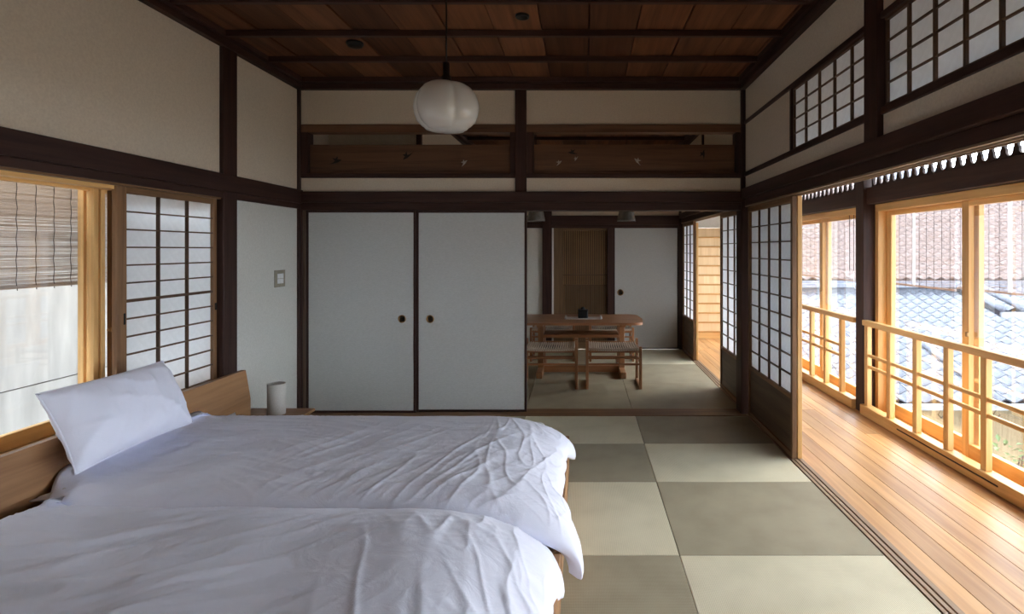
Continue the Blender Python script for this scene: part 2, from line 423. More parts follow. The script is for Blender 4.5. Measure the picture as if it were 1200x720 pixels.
# the frame faces the room, so mirror the bars by hand
box('stile', -2.465, -2.435, 2.855, 2.918, .515, 1.735, brown('z'), w2, .003)
box('stile', -2.465, -2.435, 3.602, 3.636, .515, 1.735, brown('z'), w2, .003)
box('top_rail', -2.465, -2.435, 2.918, 3.602, 1.70, 1.735, brown('y'), w2, .002)
box('bottom_rail', -2.465, -2.435, 2.918, 3.602, .515, .545, brown('y'), w2, .002)
cw = (3.602 - 2.918) / 3; rh = (1.70 - .545) / 12
for i in (1, 2): box('lattice_bar', -2.455, -2.438, 2.918 + i * cw - .0055, 2.918 + i * cw + .0055, .545, 1.70, brownd('z'), w2)
for j in range(1, 12):
    t = .008 if j == 6 else .004
    box('lattice_bar', -2.455, -2.440, 2.918, 3.602, .545 + j * rh - t, .545 + j * rh + t, brownd('y'), w2)
for i in range(3):
    for j in range(12): put('paper_pane', paper_panel_mesh(0, cw, rh, paper), None, w2, (-2.4565, 2.918 + (i + .5) * cw, .545 + (j + .5) * rh))
ly = 3.612
box('latch', -2.437, -2.425, ly, ly + .014, 1.0, 1.045, iron, w2, .003)
box('finger_pull', -2.437, -2.432, 2.895, 2.908, 1.0, 1.06, iron, w2, .002)

_d = [0]
def door(label, loc):
    _d[0] += 1
    return empty('door_%d' % _d[0], loc, label, 'sliding door', kind='structure')
d = door('paper lattice sliding door nearest the bed on the veranda side', (1.407, 3.63, 0))
shoji(d, 1.392, 1.422, 3.63, 4.60, .008, .426, 1.758, 4, 10)
d = door('second paper lattice door stacked behind on the veranda side', (1.443, 3.63, 0))
shoji(d, 1.428, 1.458, 3.63, 4.60, .008, .426, 1.758, 4, 10, fm=hinoki)
d = door('paper lattice door just past the corner post in dining room', (1.407, 4.795, 0))
shoji(d, 1.392, 1.422, 4.795, 5.54, .008, .426, 1.758, 3, 10)
d = door('paper lattice door at the far right end of dining room', (1.407, 6.87, 0))
shoji(d, 1.392, 1.422, 6.87, 7.63, .008, .50, 1.758, 3, 10)
box('pale_edge_stile', 1.424, 1.450, 6.85, 6.88, .008, 1.735, hinoki('z'), d, .002)  # edge stile in the pale cypress wood

# ------------------------------------------------------------------ veranda-side wall above the doors
wr = empty('wall_right', (XR + .06, 2, 1.8), 'cream plaster wall with paper transoms above the veranda doors', 'wall', kind='structure')
def wrp(y0, y1, z0, z1): box('plaster_panel', XR, XR + .06, y0, y1, z0, z1, plaster, wr)
wrp(Y0, YF, 2.475, ZC + .03)
wrp(Y0, YF, 1.90, 2.03)
wrp(3.63, YF, 2.03, 2.475)
wrp(Y0, .6, 2.03, 2.475)
trim('dark lintel rail running above the veranda doors', XR - .035, XR + .02, Y0, YB - .0, 1.83, 1.915, dark('y'))
trim('dark header beam with door tracks above the veranda doors', XR - .006, XR + .085, Y0, YB, 1.770, 1.83, dark('y'))
trim('lintel rail above dining room paper doors', XR - .035, XR + .02, YB + .13, YF, 1.83, 1.90, dark('y'))
trim('header beam above dining room paper doors', XR - .006, XR + .085, YB + .13, YF, 1.770, 1.83, dark('y'))
trk = trim_set('thin pale door tracks under the veranda header beam', (1.42, 3, 1.765))
for a, b in ((1.376, 1.392), (1.424, 1.430), (1.458, 1.467)):
    box('track_strip', a, b, Y0, YF, 1.760, 1.770, sillw('y'), trk, .001)
trim('slim dark rail above the paper transoms', XR - .014, XR + .05, Y0, YB, 2.462, 2.492, dark('y'))
trim('slim dark rail beneath the paper transoms', XR - .014, XR + .05, Y0, YB, 2.02, 2.055, dark('y'))
trim('hanging dark post between the two paper transoms', XR - .03, XR + .09, 2.51, 2.63, 1.90, 2.76, dark('z'))
trim('thin dark mullion left of the small paper transom', XR - .008, XR + .04, 3.605, 3.632, 2.055, 2.462, dark('z'))
trim('dark corner post at end of the veranda doors', 1.345, 1.46, 4.635, 4.79, 0, 2.76, dark('z'))
trim('dark post at the far corner of dining room', 1.345, 1.46, 7.635, 7.75, 0, 2.76, dark('z'))
w3 = empty('window_3', (1.40, 2.7, 2.055), 'small high transom of paper panes near the corner', 'window', kind='structure')
def transom(parent, ya, yb, z0, z1, nc, nr):
    box('frame_rail', 1.385, 1.41, ya, yb, z0, z0 + .012, brownd('y'), parent)
    box('frame_rail', 1.385, 1.41, ya, yb, z1 - .012, z1, brownd('y'), parent)
    cw = (yb - ya) / nc; rh = (z1 - z0 - .024) / nr
    for i in range(nc + 1):
        yy = min(max(ya + i * cw, ya + .006), yb - .006)
        box('lattice_bar', 1.388, 1.402, yy - .006, yy + .006, z0 + .012, z1 - .012, brownd('z'), parent)
    for j in range(1, nr): box('lattice_bar', 1.390, 1.402, ya, yb, z0 + .012 + j * rh - .0035, z0 + .012 + j * rh + .0035, brownd('y'), parent)
    for i in range(nc):
        for j in range(nr): put('paper_pane', paper_panel_mesh(0, cw, rh, paper), None, parent, (1.4035, ya + (i + .5) * cw, z0 + .012 + (j + .5) * rh))
transom(w3, 2.635, 3.604, 2.055, 2.462, 5, 4)
w4 = empty('window_4', (1.40, .6, 2.055), 'large high transom of paper panes at upper right', 'window', kind='structure')
transom(w4, .61, 2.505, 2.055, 2.462, 11, 4)

# ------------------------------------------------------------------ partition with transom and sliding doors
wb = empty('wall_back', (0, YB + .05, 1.8), 'plaster partition above the sliding doors', 'wall', kind='structure')
def wbp(x0, x1, z0, z1): box('plaster_panel', x0, x1, YB + .01, YB + .08, z0, z1, plaster, wb)
z146, z210 = 2.465, 2.0
wbp(XL, XR, z146, ZC + .03)
wbp(XL, XR, 1.88, z210 + .01)
trim('hanging dark post between the two carved transoms', -.575, -.48, YB - .02, YB + .11, 1.88, 2.76, dark('z'))
trim('wide dark lintel beam above the white sliding doors', XL + .022, 1.345, YB - .035, YB + .12, 1.80, 1.891, dark('x'))
trim('dark header beam touching the white sliding doors', XL + .022, 1.345, YB - .012, YB + .12, 1.733, 1.80, dark('x'))

def bird(bm, s=1.0, flip=1, rot=0.0):
    """small flying bird silhouette, extruded"""
    pts = [(-1.5, -.55), (-.7, -.25), (-.25, .1), (-.85, .85), (-.1, .6), (.45, 1.05), (.35, .35), (.9, .3), (1.35, .1), (.9, -.05), (.5, -.3), (-.1, -.45), (-.7, -.5)]
    f0, f1 = [], []
    for px, pz in pts:
        a = px * flip * s; b = pz * s
        xr = a * math.cos(rot) - b * math.sin(rot); zr = a * math.sin(rot) + b * math.cos(rot)
        f0.append(bm.verts.new((xr, -.002, zr))); f1.append(bm.verts.new((xr, .002, zr)))
    n = len(pts); bm.faces.new(f0); bm.faces.new(f1[::-1])
    for i in range(n): bm.faces.new((f0[i], f0[(i + 1) % n], f1[(i + 1) % n], f1[i]))

def carved_transom(name_label, x0, x1, birds):
    _tr[0] += 1
    t = empty('trim_%d' % _tr[0], ((x0 + x1) / 2, YB + .04, z210), name_label, 'transom', kind='structure')
    box('top_frame', x0, x1, YB - .01, YB + .09, 2.398, z146, transomw('x'), t, .003)
    box('lower_frame', x0, x1, YB - .01, YB + .09, z210 + .01, 2.047, dark('x'), t, .003)
    box('side_frame', x0, x0 + .06, YB - .01, YB + .09, 2.047, 2.398, dark('z'), t, .003)
    box('side_frame', x1 - .045, x1, YB - .01, YB + .09, 2.047, 2.398, dark('z'), t, .003)
    box('inner_bead', x0 + .06, x1 - .045, YB + .005, YB + .03, 2.047, 2.062, transomw('x'), t, .002)
    box('carved_board', x0 + .06, x1 - .045, YB + .03, YB + .05, 2.062, 2.30, transomw('x'), t, .002)
    for (px, py, m, s, fl, ro) in birds:
        bm = bmesh.new(); bird(bm, s * 1.15, fl, ro)
        X = (px - 683) * (YB + .03) / F; Z = H + (292.5 - py) * (YB + .03) / F
        finish(bm, 'painted_bird_cutout', m, t, (X, YB + .0285, Z))  # flat bird for a cut-out, its colour painting the brightness seen through
carved_transom('left carved transom board with three small painted bird cut-outs', -2.40, -.575, [(394, 189, iron, .032, 1, .1), (477, 183, iron, .030, -1, .9), (544, 191, cutout_light, .022, 1, .6)])  # iron birds here and below paint the dark seen through cut-outs
carved_transom('right carved transom board with small painted bird cut-outs', -.48, 1.345, [(655, 191, cutout_light, .020, 1, .5), (671, 179, iron, .026, -1, .1), (675, 186, cutout_light, .015, -1, 1.2), (747, 189, cutout_light, .024, -1, -.6), (824, 181, iron, .026, 1, 1.3)])

# fusuma doors
def fusuma(label, x0, x1, y0, y1, hx, side='l'):
    d = door(label, ((x0 + x1) / 2, (y0 + y1) / 2, 0))
    fr = .02
    box('frame_stile', x0, x0 + fr, y0, y1, .004, 1.733, dark('z'), d, .002)
    box('frame_stile', x1 - fr, x1, y0, y1, .004, 1.733, dark('z'), d, .002)
    box('frame_rail', x0 + fr, x1 - fr, y0, y1, .004, .022, dark('x'), d, .002)
    box('frame_rail', x0 + fr, x1 - fr, y0, y1, 1.715, 1.733, dark('x'), d, .002)
    box('paper_panel', x0 + fr, x1 - fr, y0 + .004, y1 - .004, .022, 1.715, fusumam, d)
    k = y0 / F
    z = H + (292.5 - (374 if y0 < 5 else 343)) * k
    yy = y0 + .004
    r = .034 if y0 < 5 else .045
    h = lathe('finger_pull', [(0, .0), (r * .70, .0), (r * .78, -.004), (r, -.005), (r, 0.0)], brass, d, ((hx - 683) * k, yy, z), 24)
    h.rotation_euler = (-math.pi / 2, 0, 0)
    lathe('finger_pull_cup', [(0, .0), (r * .68, 0)], iron, h, ((hx - 683) * k, yy, z), 20).location = (0, 0, .0)
    return d
fusuma('left white paper sliding door beside the bedroom corner', -2.365, -1.428, 4.667, 4.69, 471)
fusuma('right white paper sliding door next to dining room opening', -1.432, -.482, 4.695, 4.72, 504)
trim('narrow dark jamb at the left end of the white doors', XL, -2.392, 4.655, 4.78, 0, 1.80, dark('z'))
trim('narrow brown jamb strip beside the left white door', -2.392, -2.368, 4.662, 4.70, 0, 1.733, skirt('z'))

# ------------------------------------------------------------------ dining room shell
prop(box('wall_north', -1.66, XR, YF, YF + .1, 1.85, ZC + .05, plaster), 'plaster band above the dining room far wall doors', 'wall', kind='structure')
prop(box('wall_niche', -1.66, -.50, YF, YF + .1, 0, 1.85, plasterw), 'plaster wall panel left of the slatted door', 'wall', kind='structure')
prop(box('wall_closet', XL - .1, -1.56, 5.2, 5.3, 0, ZC + .05, plaster), 'plaster closet wall seen through the left transom gap', 'wall', kind='structure')
prop(box('wall_west', -1.66, -1.56, 5.3, YF, 0, ZC + .05, plaster), 'plaster left wall of the dining room', 'wall', kind='structure')
prop(box('wall_closet_side', XL - .12, XL, YB, 5.3, 0, ZC + .05, plaster), 'plaster closet side wall', 'wall', kind='structure')
trim('thin dark post seen through the left transom gap', -1.575, -1.53, 5.16, 5.21, 0, ZC, dark('z'))
trim('thin dark post seen through the right transom gap', XR - .02, XR + .02, 6.22, 6.27, 1.9, ZC, dark('z'))
trim('dark lintel beam on the dining room far wall', -1.56, 1.345, YF - .04, YF + .02, 1.745, 1.873, dark('x'))
trim('dark door header on the dining room far wall', -1.56, 1.345, YF - .02, YF + .05, 1.70, 1.745, dark('x'))
trim('dark post left of the slatted door', -.565, -.435, YF - .045, YF + .1, 0, 2.2, dark('z'))
trim('dark post right of the slatted door', .345, .43, YF - .03, YF + .1, 0, 1.70, dark('z'))
trim('pale narrow strip of painted light left of the slatted door', -.435, -.41, YF + .0, YF + .05, 0, 1.70, plasterw)  # pale strip painting in the light beside the door
d = fusuma('white paper sliding door on dining room far wall', .43, 1.345, YF, YF + .03, 727)
for o in d.children:
    pass
ld = door('slatted wooden door with amber backing in dining room', (-.03, YF + .03, 0))
m_s = lambda ax: wood('slat_door_wood', (.11, .060, .028), (.20, .115, .055), ax, .5, rnd=.1)
box('frame_stile', -.41, -.275, YF + .02, YF + .05, 0, 1.70, m_s('z'), ld, .002)
box('frame_stile', .335, .345, YF + .02, YF + .05, 0, 1.70, m_s('z'), ld, .002)
box('frame_rail', -.275, .335, YF + .02, YF + .05, 1.665, 1.70, m_s('x'), ld, .002)
box('frame_rail', -.275, .335, YF + .02, YF + .05, 0, .12, m_s('x'), ld, .002)
for zz in (1.042, .90): box('cross_rail', -.275, .335, YF + .012, YF + .024, zz - .008, zz + .008, m_s('x'), ld)
nsl = 20
for i in range(nsl):
    xx = -.275 + (i + .5) * .61 / nsl
    box('slat', xx - .009, xx + .009, YF + .022, YF + .036, .12, 1.665, m_s('z'), ld)
box('backing_panel', -.275, .335, YF + .046, YF + .052, .90, 1.665, noisy('amber_backing', (.40, .26, .12), (.52, .35, .17), 4), ld)
box('backing_panel', -.275, .335, YF + .046, YF + .052, .12, .90, noisy('brown_backing', (.16, .11, .07), (.24, .17, .11), 4), ld)
prop(box('wall_beyond', -.5, XR, YF + .1, YF + .14, 0, 1.9, plaster), 'plaster wall hidden behind the dining room doors', 'wall', kind='structure')

# ------------------------------------------------------------------ veranda
trim('dark veranda post standing between the two railing sections', 2.393, 2.50, 4.66, 4.79, 0, 2.5, dark('z'))
trim('dark filler panel behind the veranda post', 2.50, 2.56, 4.665, 4.78, 0, 1.935, dark('z'))
trim('dark veranda beam under the scalloped fretwork', 2.42, 2.56, Y0, 4.66, 1.785, 1.925, dark('y'))
trim('far dark veranda beam under the scalloped fretwork', 2.42, 2.56, 4.79, YV, 1.785, 1.925, dark('y'))
trim('dark veranda plate above the scalloped fretwork', 2.40, 2.56, Y0, YV, 2.06, 2.44, dark('y'))
prop(box('wall_veranda_end', 1.382, 2.70, YV, YV + .1, 1.745, 2.7, plasterw), 'white plaster above the veranda end door', 'wall', kind='structure')
prop(box('wall_veranda_side', 1.34, 1.46, 7.75, YV, 0, 2.7, plasterw), 'plaster wall beside the far veranda', 'wall', kind='structure')
vc = empty('ceiling_veranda', (1.9, 3, 2.5), 'sloping board ceiling above the veranda', 'ceiling', kind='structure')
bm = bmesh.new()
pts = [(1.44, 2.62), (2.75, 2.36), (2.75, 2.40), (1.44, 2.66)]
va = [bm.verts.new((px - 1.9, Y0 - .1 - 3, pz - 2.5)) for px, pz in pts]; vb = [bm.verts.new((px - 1.9, YV + .1 - 3, pz - 2.5)) for px, pz in pts]
for i in range(4): bm.faces.new((va[i], va[(i + 1) % 4], vb[(i + 1) % 4], vb[i]))
bm.faces.new(va); bm.faces.new(vb)
finish(bm, 'ceiling_boards', ceilw('y'), vc, (1.9, 3, 2.5))
# main roof above the rooms and eave
prop(box('roof_slab', XL - .7, 1.42, Y0 - .5, YV + .3, 2.98, 3.05, dark('y')), 'roof over the rooms, out of view', 'roof', kind='structure')

def scallop_mesh():
    p = .096; zt = 2.062; zb = 1.923
    o = [(0, zb), (p, zb), (p, zt), (p - .014, zt), (p - .014, 1.985), (p - .022, 1.98), (p - .022, 1.965)]
    for k in range(1, 8):
        a = math.pi * k / 8
        o.append((p / 2 + (.026) * math.cos(a), 1.965 - .026 * math.sin(a)))
    o += [(.022, 1.965), (.022, 1.98), (.014, 1.985), (.014, zt), (0, zt)]
    bm = bmesh.new()
    a = [bm.verts.new((-.008, y, z - 1.99)) for y, z in o]; b = [bm.verts.new((.008, y, z - 1.99)) for y, z in o]
    bm.faces.new(a); bm.faces.new(b[::-1]); n = len(o)
    for i in range(n): bm.faces.new((a[i], a[(i + 1) % n], b[(i + 1) % n], b[i]))
    bmesh.ops.recalc_face_normals(bm, faces=bm.faces[:])
    bmesh.ops.triangulate(bm, faces=bm.faces[:])
    me = bpy.data.meshes.new('fretwork_piece'); bm.to_mesh(me); bm.free(); me.materials.append(dark('z'))
    return me
sm = scallop_mesh()
_tr[0] += 1
fw = empty('trim_%d' % _tr[0], (2.45, 3, 1.93), 'scalloped dark fretwork strip with bright openings above veranda windows', 'fretwork', kind='structure')
y = Y0
while y < YV - .1:
    if not (4.60 < y < 4.79): put('fretwork_piece', sm, None, fw, (2.45, y, 1.99))
    y += .096

# veranda glass windows
def veranda_window(idx, label, y0, y1, cuts):
    wv = empty('window_%d' % idx, (2.56, y0, 0), label, 'window', kind='structure')
    box('head_frame', 2.49, 2.64, y0, y1, 1.722, 1.783, hinoki('y'), wv, .003)
    box('sill_frame', 2.44, 2.66, y0, y1, -.004, .03, hinoki('y'), wv, .003)
    box('jamb', 2.49, 2.64, y1 - .05, y1, .03, 1.722, hinoki('z'), wv, .003)
    box('jamb', 2.49, 2.64, y0, y0 + .04, .03, 1.722, hinoki('z'), wv, .003)
    for i, (a, b) in enumerate(cuts):
        xa = 2.515 if i % 2 == 0 else 2.560
        sash(wv, xa, xa + .035, a, b, .032, 1.720, .065, .10, .035)
    return wv
wn = veranda_window(5, 'tall glass veranda window behind the near railing', -.8, 4.655, ((2.50, 3.625), (3.53, 4.60), (.42, 1.50), (1.40, 2.56), (-.70, .48)))
wf = veranda_window(6, 'tall glass veranda window behind the far railing', 4.795, YV, ((4.84, 5.80), (5.70, 6.70), (6.62, 7.65), (7.57, 8.6)))
box('sash_lock', 2.500, 2.514, 3.555, 3.575, .83, .86, brass, wn, .003)
box('sash_lock', 2.500, 2.514, 5.745, 5.765, .93, .96, brass, wf, .003)
prop(box('wall_veranda_low', 2.44, 2.64, Y0, -.8, 0, 2.4, plasterw), 'plaster veranda wall behind the viewer', 'wall', kind='structure')

# railing
def railing(label, y0, y1, ys):
    r = empty('railing', (XV, (y0 + y1) / 2, 0), label, 'railing')
    box('top_rail', XV - .022, XV + .03, y0, y1, .755, .80, hinoki('y'), r, .004)
    box('base_beam', XV - .04, XV + .04, y0, y1, 0.0, .085, hinoki('y'), r, .004)
    box('base_groove', XV - .0415, XV - .036, y1 - 1.55, y1 - .55, .045, .055, dark('y'), r)
    for yy in ys: box('baluster', XV - .018, XV + .022, yy - .024, yy + .024, .085, .755, hinoki('z'), r, .003)
    for i in range(len(ys) - 1):
        a, b = ys[i + 1] + .024, ys[i] - .024
        for zz in (.51, .415): box('cross_rail', XV - .010, XV + .012, a, b, zz - .013, zz + .013, hinoki('y'), r, .004)
    return r
ys = [4.60 - .337 * i for i in range(18)]
railing('pale cypress veranda railing in front of the near window', ys[-1] - .03, 4.655, ys)
ys2 = [5.06 + .331 * i for i in range(11)][::-1]
railing('pale cypress veranda railing beyond the dark post', 4.80, 8.62, ys2)

# door at the end of veranda
def ribw(ax): return wood('rib_wood', (.42, .21, .065), (.58, .32, .11), ax, .5, rnd=.03)
def palew(ax): return wood('pale_panel_wood', (.70, .50, .27), (.82, .62, .37), ax, .5, .4, rnd=.03)
ed = door('ribbed pale wood door closing the far end of veranda', (1.9, YV - .03, 0))
for i in range(11):
    z0 = .10 + i * .149
    box('panel_board', 1.50, 2.36, YV - .03, YV - .01, z0 + .004, z0 + .145, palew('z'), ed)
    box('cross_rib', 1.50, 2.36, YV - .055, YV - .028, z0 - .011, z0 + .011, ribw('x'), ed, .002)
box('frame_stile', 1.465, 1.50, YV - .045, YV - .008, -.004, 1.745, hinoki('z'), ed, .002)
box('frame_stile', 2.36, 2.42, YV - .045, YV - .008, -.004, 1.745, hinoki('z'), ed, .002)
box('frame_rail', 1.50, 2.36, YV - .04, YV - .008, -.004, .092, hinoki('x'), ed, .002)

# pull cords on the far veranda window
pc = empty('pull_cord', (2.505, 5.2, 1.1), 'thin looped blind cords hanging beside the dark veranda post', 'cord')
for yy in (5.05, 5.13):
    tube('cord', [(2.505, yy, 1.72), (2.506, yy, 1.2)], .0025, cordm, pc)
tube('cord_loop', [(2.505, 4.97, 1.72)] + [(2.505, 4.97 + .0 * i, 1.2) for i in range(1)] + [(2.505, 5.01 - .04 * math.cos(a), 1.09 - .05 * math.sin(a)) for a in [math.pi * k / 8 for k in range(9)]] + [(2.505, 5.05, 1.2)], .0025, strapm, pc)

# ------------------------------------------------------------------ outside blinds
def blind(label, X, y0, y1, z0, z1, pitch, rad, mat, cords, group=None, wavy=.002, straps=()):
    b = empty('reed_blind', (X, (y0 + y1) / 2, z0), label, 'blind', group)
    bm = bmesh.new(); z = z0
    while z < z1:
        r = rad * random.uniform(.7, 1.25); dx = random.uniform(-.001, .001)
        seg = 5; prev = None
        for k in range(seg + 1):
            yy = y0 + (y1 - y0) * k / seg; zz = z + random.uniform(-1, 1) * pitch * .28
            cur = [bm.verts.new((dx + r * c, yy - (y0 + y1) / 2, zz - z0 + r * s)) for c, s in ((-1, 0), (.5, .86), (.5, -.86))]
            if prev:
                for q in range(3): bm.faces.new((prev[q], prev[(q + 1) % 3], cur[(q + 1) % 3], cur[q]))
            prev = cur
        z += pitch
    o = finish(bm, 'reeds', mat, b, (X, (y0 + y1) / 2, z0)); o['kind'] = 'stuff'
    box('bottom_batten', X - .008, X + .008, y0, y1, z0 - .012, z0 + .004, mat, b, .002)
    for yy in cords:
        pts = []; zz = z0 - .02; s = 1
        while zz < z1:
            pts.append((X + math.copysign(.006, X) * -1, yy + s * random.uniform(.3, 1) * wavy, zz)); zz += .05; s = -s
        tube('blind_cord', pts, .0022, cordm, b, 4)
    for yy in straps:
        box('strap', X - .012, X - .008, yy - .018, yy + .018, z0, z1, strapm, b)
    return b
blind('brown reed blind hanging outside the left window', -2.75, .6, 3.7, 1.22, 1.95, .0050, .0023, reedm, [2.647 + .0935 * k for k in range(-14, 6)], wavy=.0035)
blind('pale reed blind outside veranda window, right of its mullion', 2.95, 1.6, 4.30, 1.10, 2.03, .0068, .00155, reedpk, [1.66 + .1 * k for k in range(27)], 'reed blinds outside the veranda', straps=(3.76,))
blind('pale reed blind outside veranda window beside the dark post', 2.95, 4.32, 5.40, 1.08, 2.03, .0068, .00155, reedpk, [4.38 + .1 * k for k in range(11)], 'reed blinds outside the veranda', straps=(4.85,))
blind('pale reed blind outside the far veranda window', 2.95, 5.42, 8.60, 1.06, 2.03, .0068, .00155, reedpk, [5.5 + .13 * k for k in range(24)], 'reed blinds outside the veranda')
blind('reed blind on the veranda side level with the viewer', 2.95, -1.6, 1.58, 1.10, 2.03, .0068, .00155, reedpk, [-1.5 + .15 * k for k in range(20)], 'reed blinds outside the veranda')

# ------------------------------------------------------------------ outside: neighbour wall on the left
nw = empty('neighbour_wall', (-3.75, 2, -3), 'pale weathered wall of the neighbouring house outside left window', 'wall')
box('wall_board', -3.85, -3.65, -1.5, 8, .503, 1.52, outwall, nw)
box('wall_board', -3.85, -3.65, -1.5, 8, -3, .495, outwall, nw)
box('wall_seam', -3.85, -3.66, -1.5, 8, .495, .503, cordm, nw)
box('eave_board', -3.95, -3.50, -1.5, 8, 1.52, 1.60, outwall, nw)
box('upper_wall', -3.85, -3.75, -1.5, 8, 1.60, 2.05, noisy('neighbour_brown_wall', (.24, .19, .16), (.33, .27, .23), 6), nw)

ground = prop(box('ground', -30, 40, -20, 60, -3.1, -3.0, groundm), 'ground outside far below the veranda', 'ground', kind='structure')

# ------------------------------------------------------------------ outside: tiled roofs on the right
joint_shade = noisy('painted_joint_shade', (.03, .03, .035), (.06, .06, .065), 20)  # dark colour painting the shadow line at tile fronts and gaps
def tile_mesh(mat, wdt=.248, ln=.26):
    bm = bmesh.new(); n = 7; top, bot = [], []
    for k in range(n):
        t = k / (n - 1); xx = (t - .5) * wdt
        zz = .030 * math.cos(t * 2 * math.pi * .98) * (1 if t < .5 else 1)
        for yy, lst in ((0, top), (ln, bot)):
            lst.append((xx, yy, zz))
    def row(pts, dz): return [bm.verts.new((p[0], p[1], p[2] + dz)) for p in pts]
    a, b = row(top, .022), row(bot, .022); c, d2 = row(top, 0), row(bot, 0)
    for k in range(n - 1):
        bm.faces.new((a[k], a[k + 1], b[k + 1], b[k])); bm.faces.new((c[k], c[k + 1], a[k + 1], a[k]))
    bmesh.ops.recalc_face_normals(bm, faces=bm.faces[:])
    for f in bm.faces:
        if f.normal.z < -.1: f.normal_flip()
    me = bpy.data.meshes.new('roof_tile'); bm.to_mesh(me); bm.free(); me.materials.append(mat); me.materials.append(joint_shade)
    for p in me.polygons:
        p.use_smooth = True
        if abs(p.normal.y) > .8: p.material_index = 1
    return me

def tiled_roof(name, label, x0, x1, D0, z0, slope, D1, mat, nparts, course=.235, colw=.262, seen=None):
    ang = math.atan(slope); r = empty(name, (x0, D0, z0), label, 'roof')
    tm = tile_mesh(mat); bmj = bmesh.new(); cnt = 0
    nrow = int((D1 - D0) / (course * math.cos(ang)))
    bmb = bmesh.new()
    pts = [(D0 + .03, z0 - .02), (D1, z0 + slope * (D1 - D0) - .02), (D1, z0 + slope * (D1 - D0) - .10), (D0 + .03, z0 - .10)]
    va = [bmb.verts.new((0, p - D0, q - z0)) for p, q in pts]; vb = [bmb.verts.new((x1 - x0, p - D0, q - z0)) for p, q in pts]
    for i in range(4): bmb.faces.new((va[i], va[(i + 1) % 4], vb[(i + 1) % 4], vb[i]))
    bmb.faces.new(va); bmb.faces.new(vb)
    finish(bmb, 'roof_deck', joint_shade, r, (x0, D0, z0))
    for j in range(nrow):
        s = j * course; yy = D0 + s * math.cos(ang); zz = z0 + s * math.sin(ang)
        xx = x0 + colw / 2
        while xx < x1:
            tilt = ang - .05
            vis = (yy * .38 < xx < yy * .84)
            if cnt < nparts and vis:
                o = put('roof_tile', tm, None, r, (xx, yy, zz + .012), (tilt, 0, 0)); cnt += 1
            else:
                M = Matrix.Translation((xx - x0, yy - D0, zz + .012 - z0)) @ Matrix.Rotation(tilt, 4, 'X')
                k0 = len(bmj.verts); bmj.from_mesh(tm); bmj.verts.ensure_lookup_table()
                for v in bmj.verts[k0:]: v.co = M @ v.co
            xx += colw
    if len(bmj.verts):
        o = finish(bmj, 'roof_tiles', mat, r, (x0, D0, z0), True); o['kind'] = 'stuff'; o.data.materials.append(joint_shade)
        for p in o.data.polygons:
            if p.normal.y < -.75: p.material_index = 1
    else: bmj.free()
    return r
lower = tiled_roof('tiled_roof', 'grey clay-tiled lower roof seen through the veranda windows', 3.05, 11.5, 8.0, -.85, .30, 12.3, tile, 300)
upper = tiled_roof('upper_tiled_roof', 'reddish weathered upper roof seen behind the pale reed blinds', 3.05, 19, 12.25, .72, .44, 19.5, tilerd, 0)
box('eave_board', 3.05, 19, 12.22, 12.30, .50, .70, tile, upper)
box('eave_gutter', 3.05, 9.3, 12.05, 12.2, .56, .64, tile, upper)
box('ridge_cap', 3.05, 19, 19.4, 19.8, 3.9, 4.3, tile, upper)
prop(box('roof_flashing', 3.05, 11.5, 12.2, 12.4, .40, .52, tile), 'grey flashing band where the two tiled roofs meet', 'flashing')
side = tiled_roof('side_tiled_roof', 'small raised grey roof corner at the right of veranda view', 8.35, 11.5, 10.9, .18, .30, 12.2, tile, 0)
box('eave_board', 8.35, 11.5, 10.88, 10.95, .02, .15, grout, side)
tube('verge_roll', [(8.35, 10.85, .22), (8.35, 12.2, .62)], .07, tile, side, 10)
tube('verge_roll', [(8.75, 10.85, .24), (8.75, 12.2, .64)], .07, tile, side, 10)
tube('verge_roll', [(6.05, 7.95, -.80), (6.05, 10.0, -.18)], .06, tile, lower, 10)
hw = empty('neighbour_house_wall', (7, 8.6, -3), 'beige boarded wall beneath the grey tiled roof', 'wall')
box('wall_board', 3.05, 11.5, 8.55, 8.65, -3, -.75, housew, hw)
for k in range(9): box('wall_post', 3.3 + k * .9, 3.4 + k * .9, 8.51, 8.56, -3, -.85, hinoki('z'), hw, .004)
box('eave_gutter', 3.05, 11.5, 7.90, 8.0, -.93, -.86, grout, hw)
for k in range(8):
    tube('gutter_hook', [(3.6 + k * .8, 7.93, -.93), (3.56 + k * .8, 7.93, -1.0), (3.6 + k * .8, 7.93, -1.05), (3.66 + k * .8, 7.93, -1.0)], .008, iron, hw)

def shrub(loc, h, label, n=60):
    s = empty('shrub', loc, label, 'plant')
    st = []
    for k in range(5):
        a = k * 1.3; tube('stem', [(loc[0], loc[1], loc[2]), (loc[0] + .15 * math.cos(a), loc[1] + .15 * math.sin(a), loc[2] + h * .5), (loc[0] + .25 * math.cos(a), loc[1] + .25 * math.sin(a), loc[2] + h * (.85 + .1 * random.random()))], .012, cordm, s)
    bm = bmesh.new()
    for k in range(n):
        a = random.uniform(0, 6.28); rr = random.uniform(.05, .38); z = h * random.uniform(.35, 1.0)
        c = Vector((rr * math.cos(a), rr * math.sin(a), z)); dr = Vector((math.cos(a), math.sin(a), random.uniform(-.2, .8))).normalized()
        sd = dr.cross(Vector((0, 0, 1))).normalized(); L_ = random.uniform(.10, .18)
        v = [bm.verts.new(c), bm.verts.new(c + dr * L_ * .5 + sd * L_ * .22 + Vector((0, 0, .015))), bm.verts.new(c + dr * L_), bm.verts.new(c + dr * L_ * .5 - sd * L_ * .22 + Vector((0, 0, .015)))]
        bm.faces.new(v)
    o = finish(bm, 'foliage', leafm, s, loc); o['kind'] = 'stuff'
shrub((5.75, 7.5, -3.0), 1.75, 'leafy green shrub below the grey roof eave', 150)

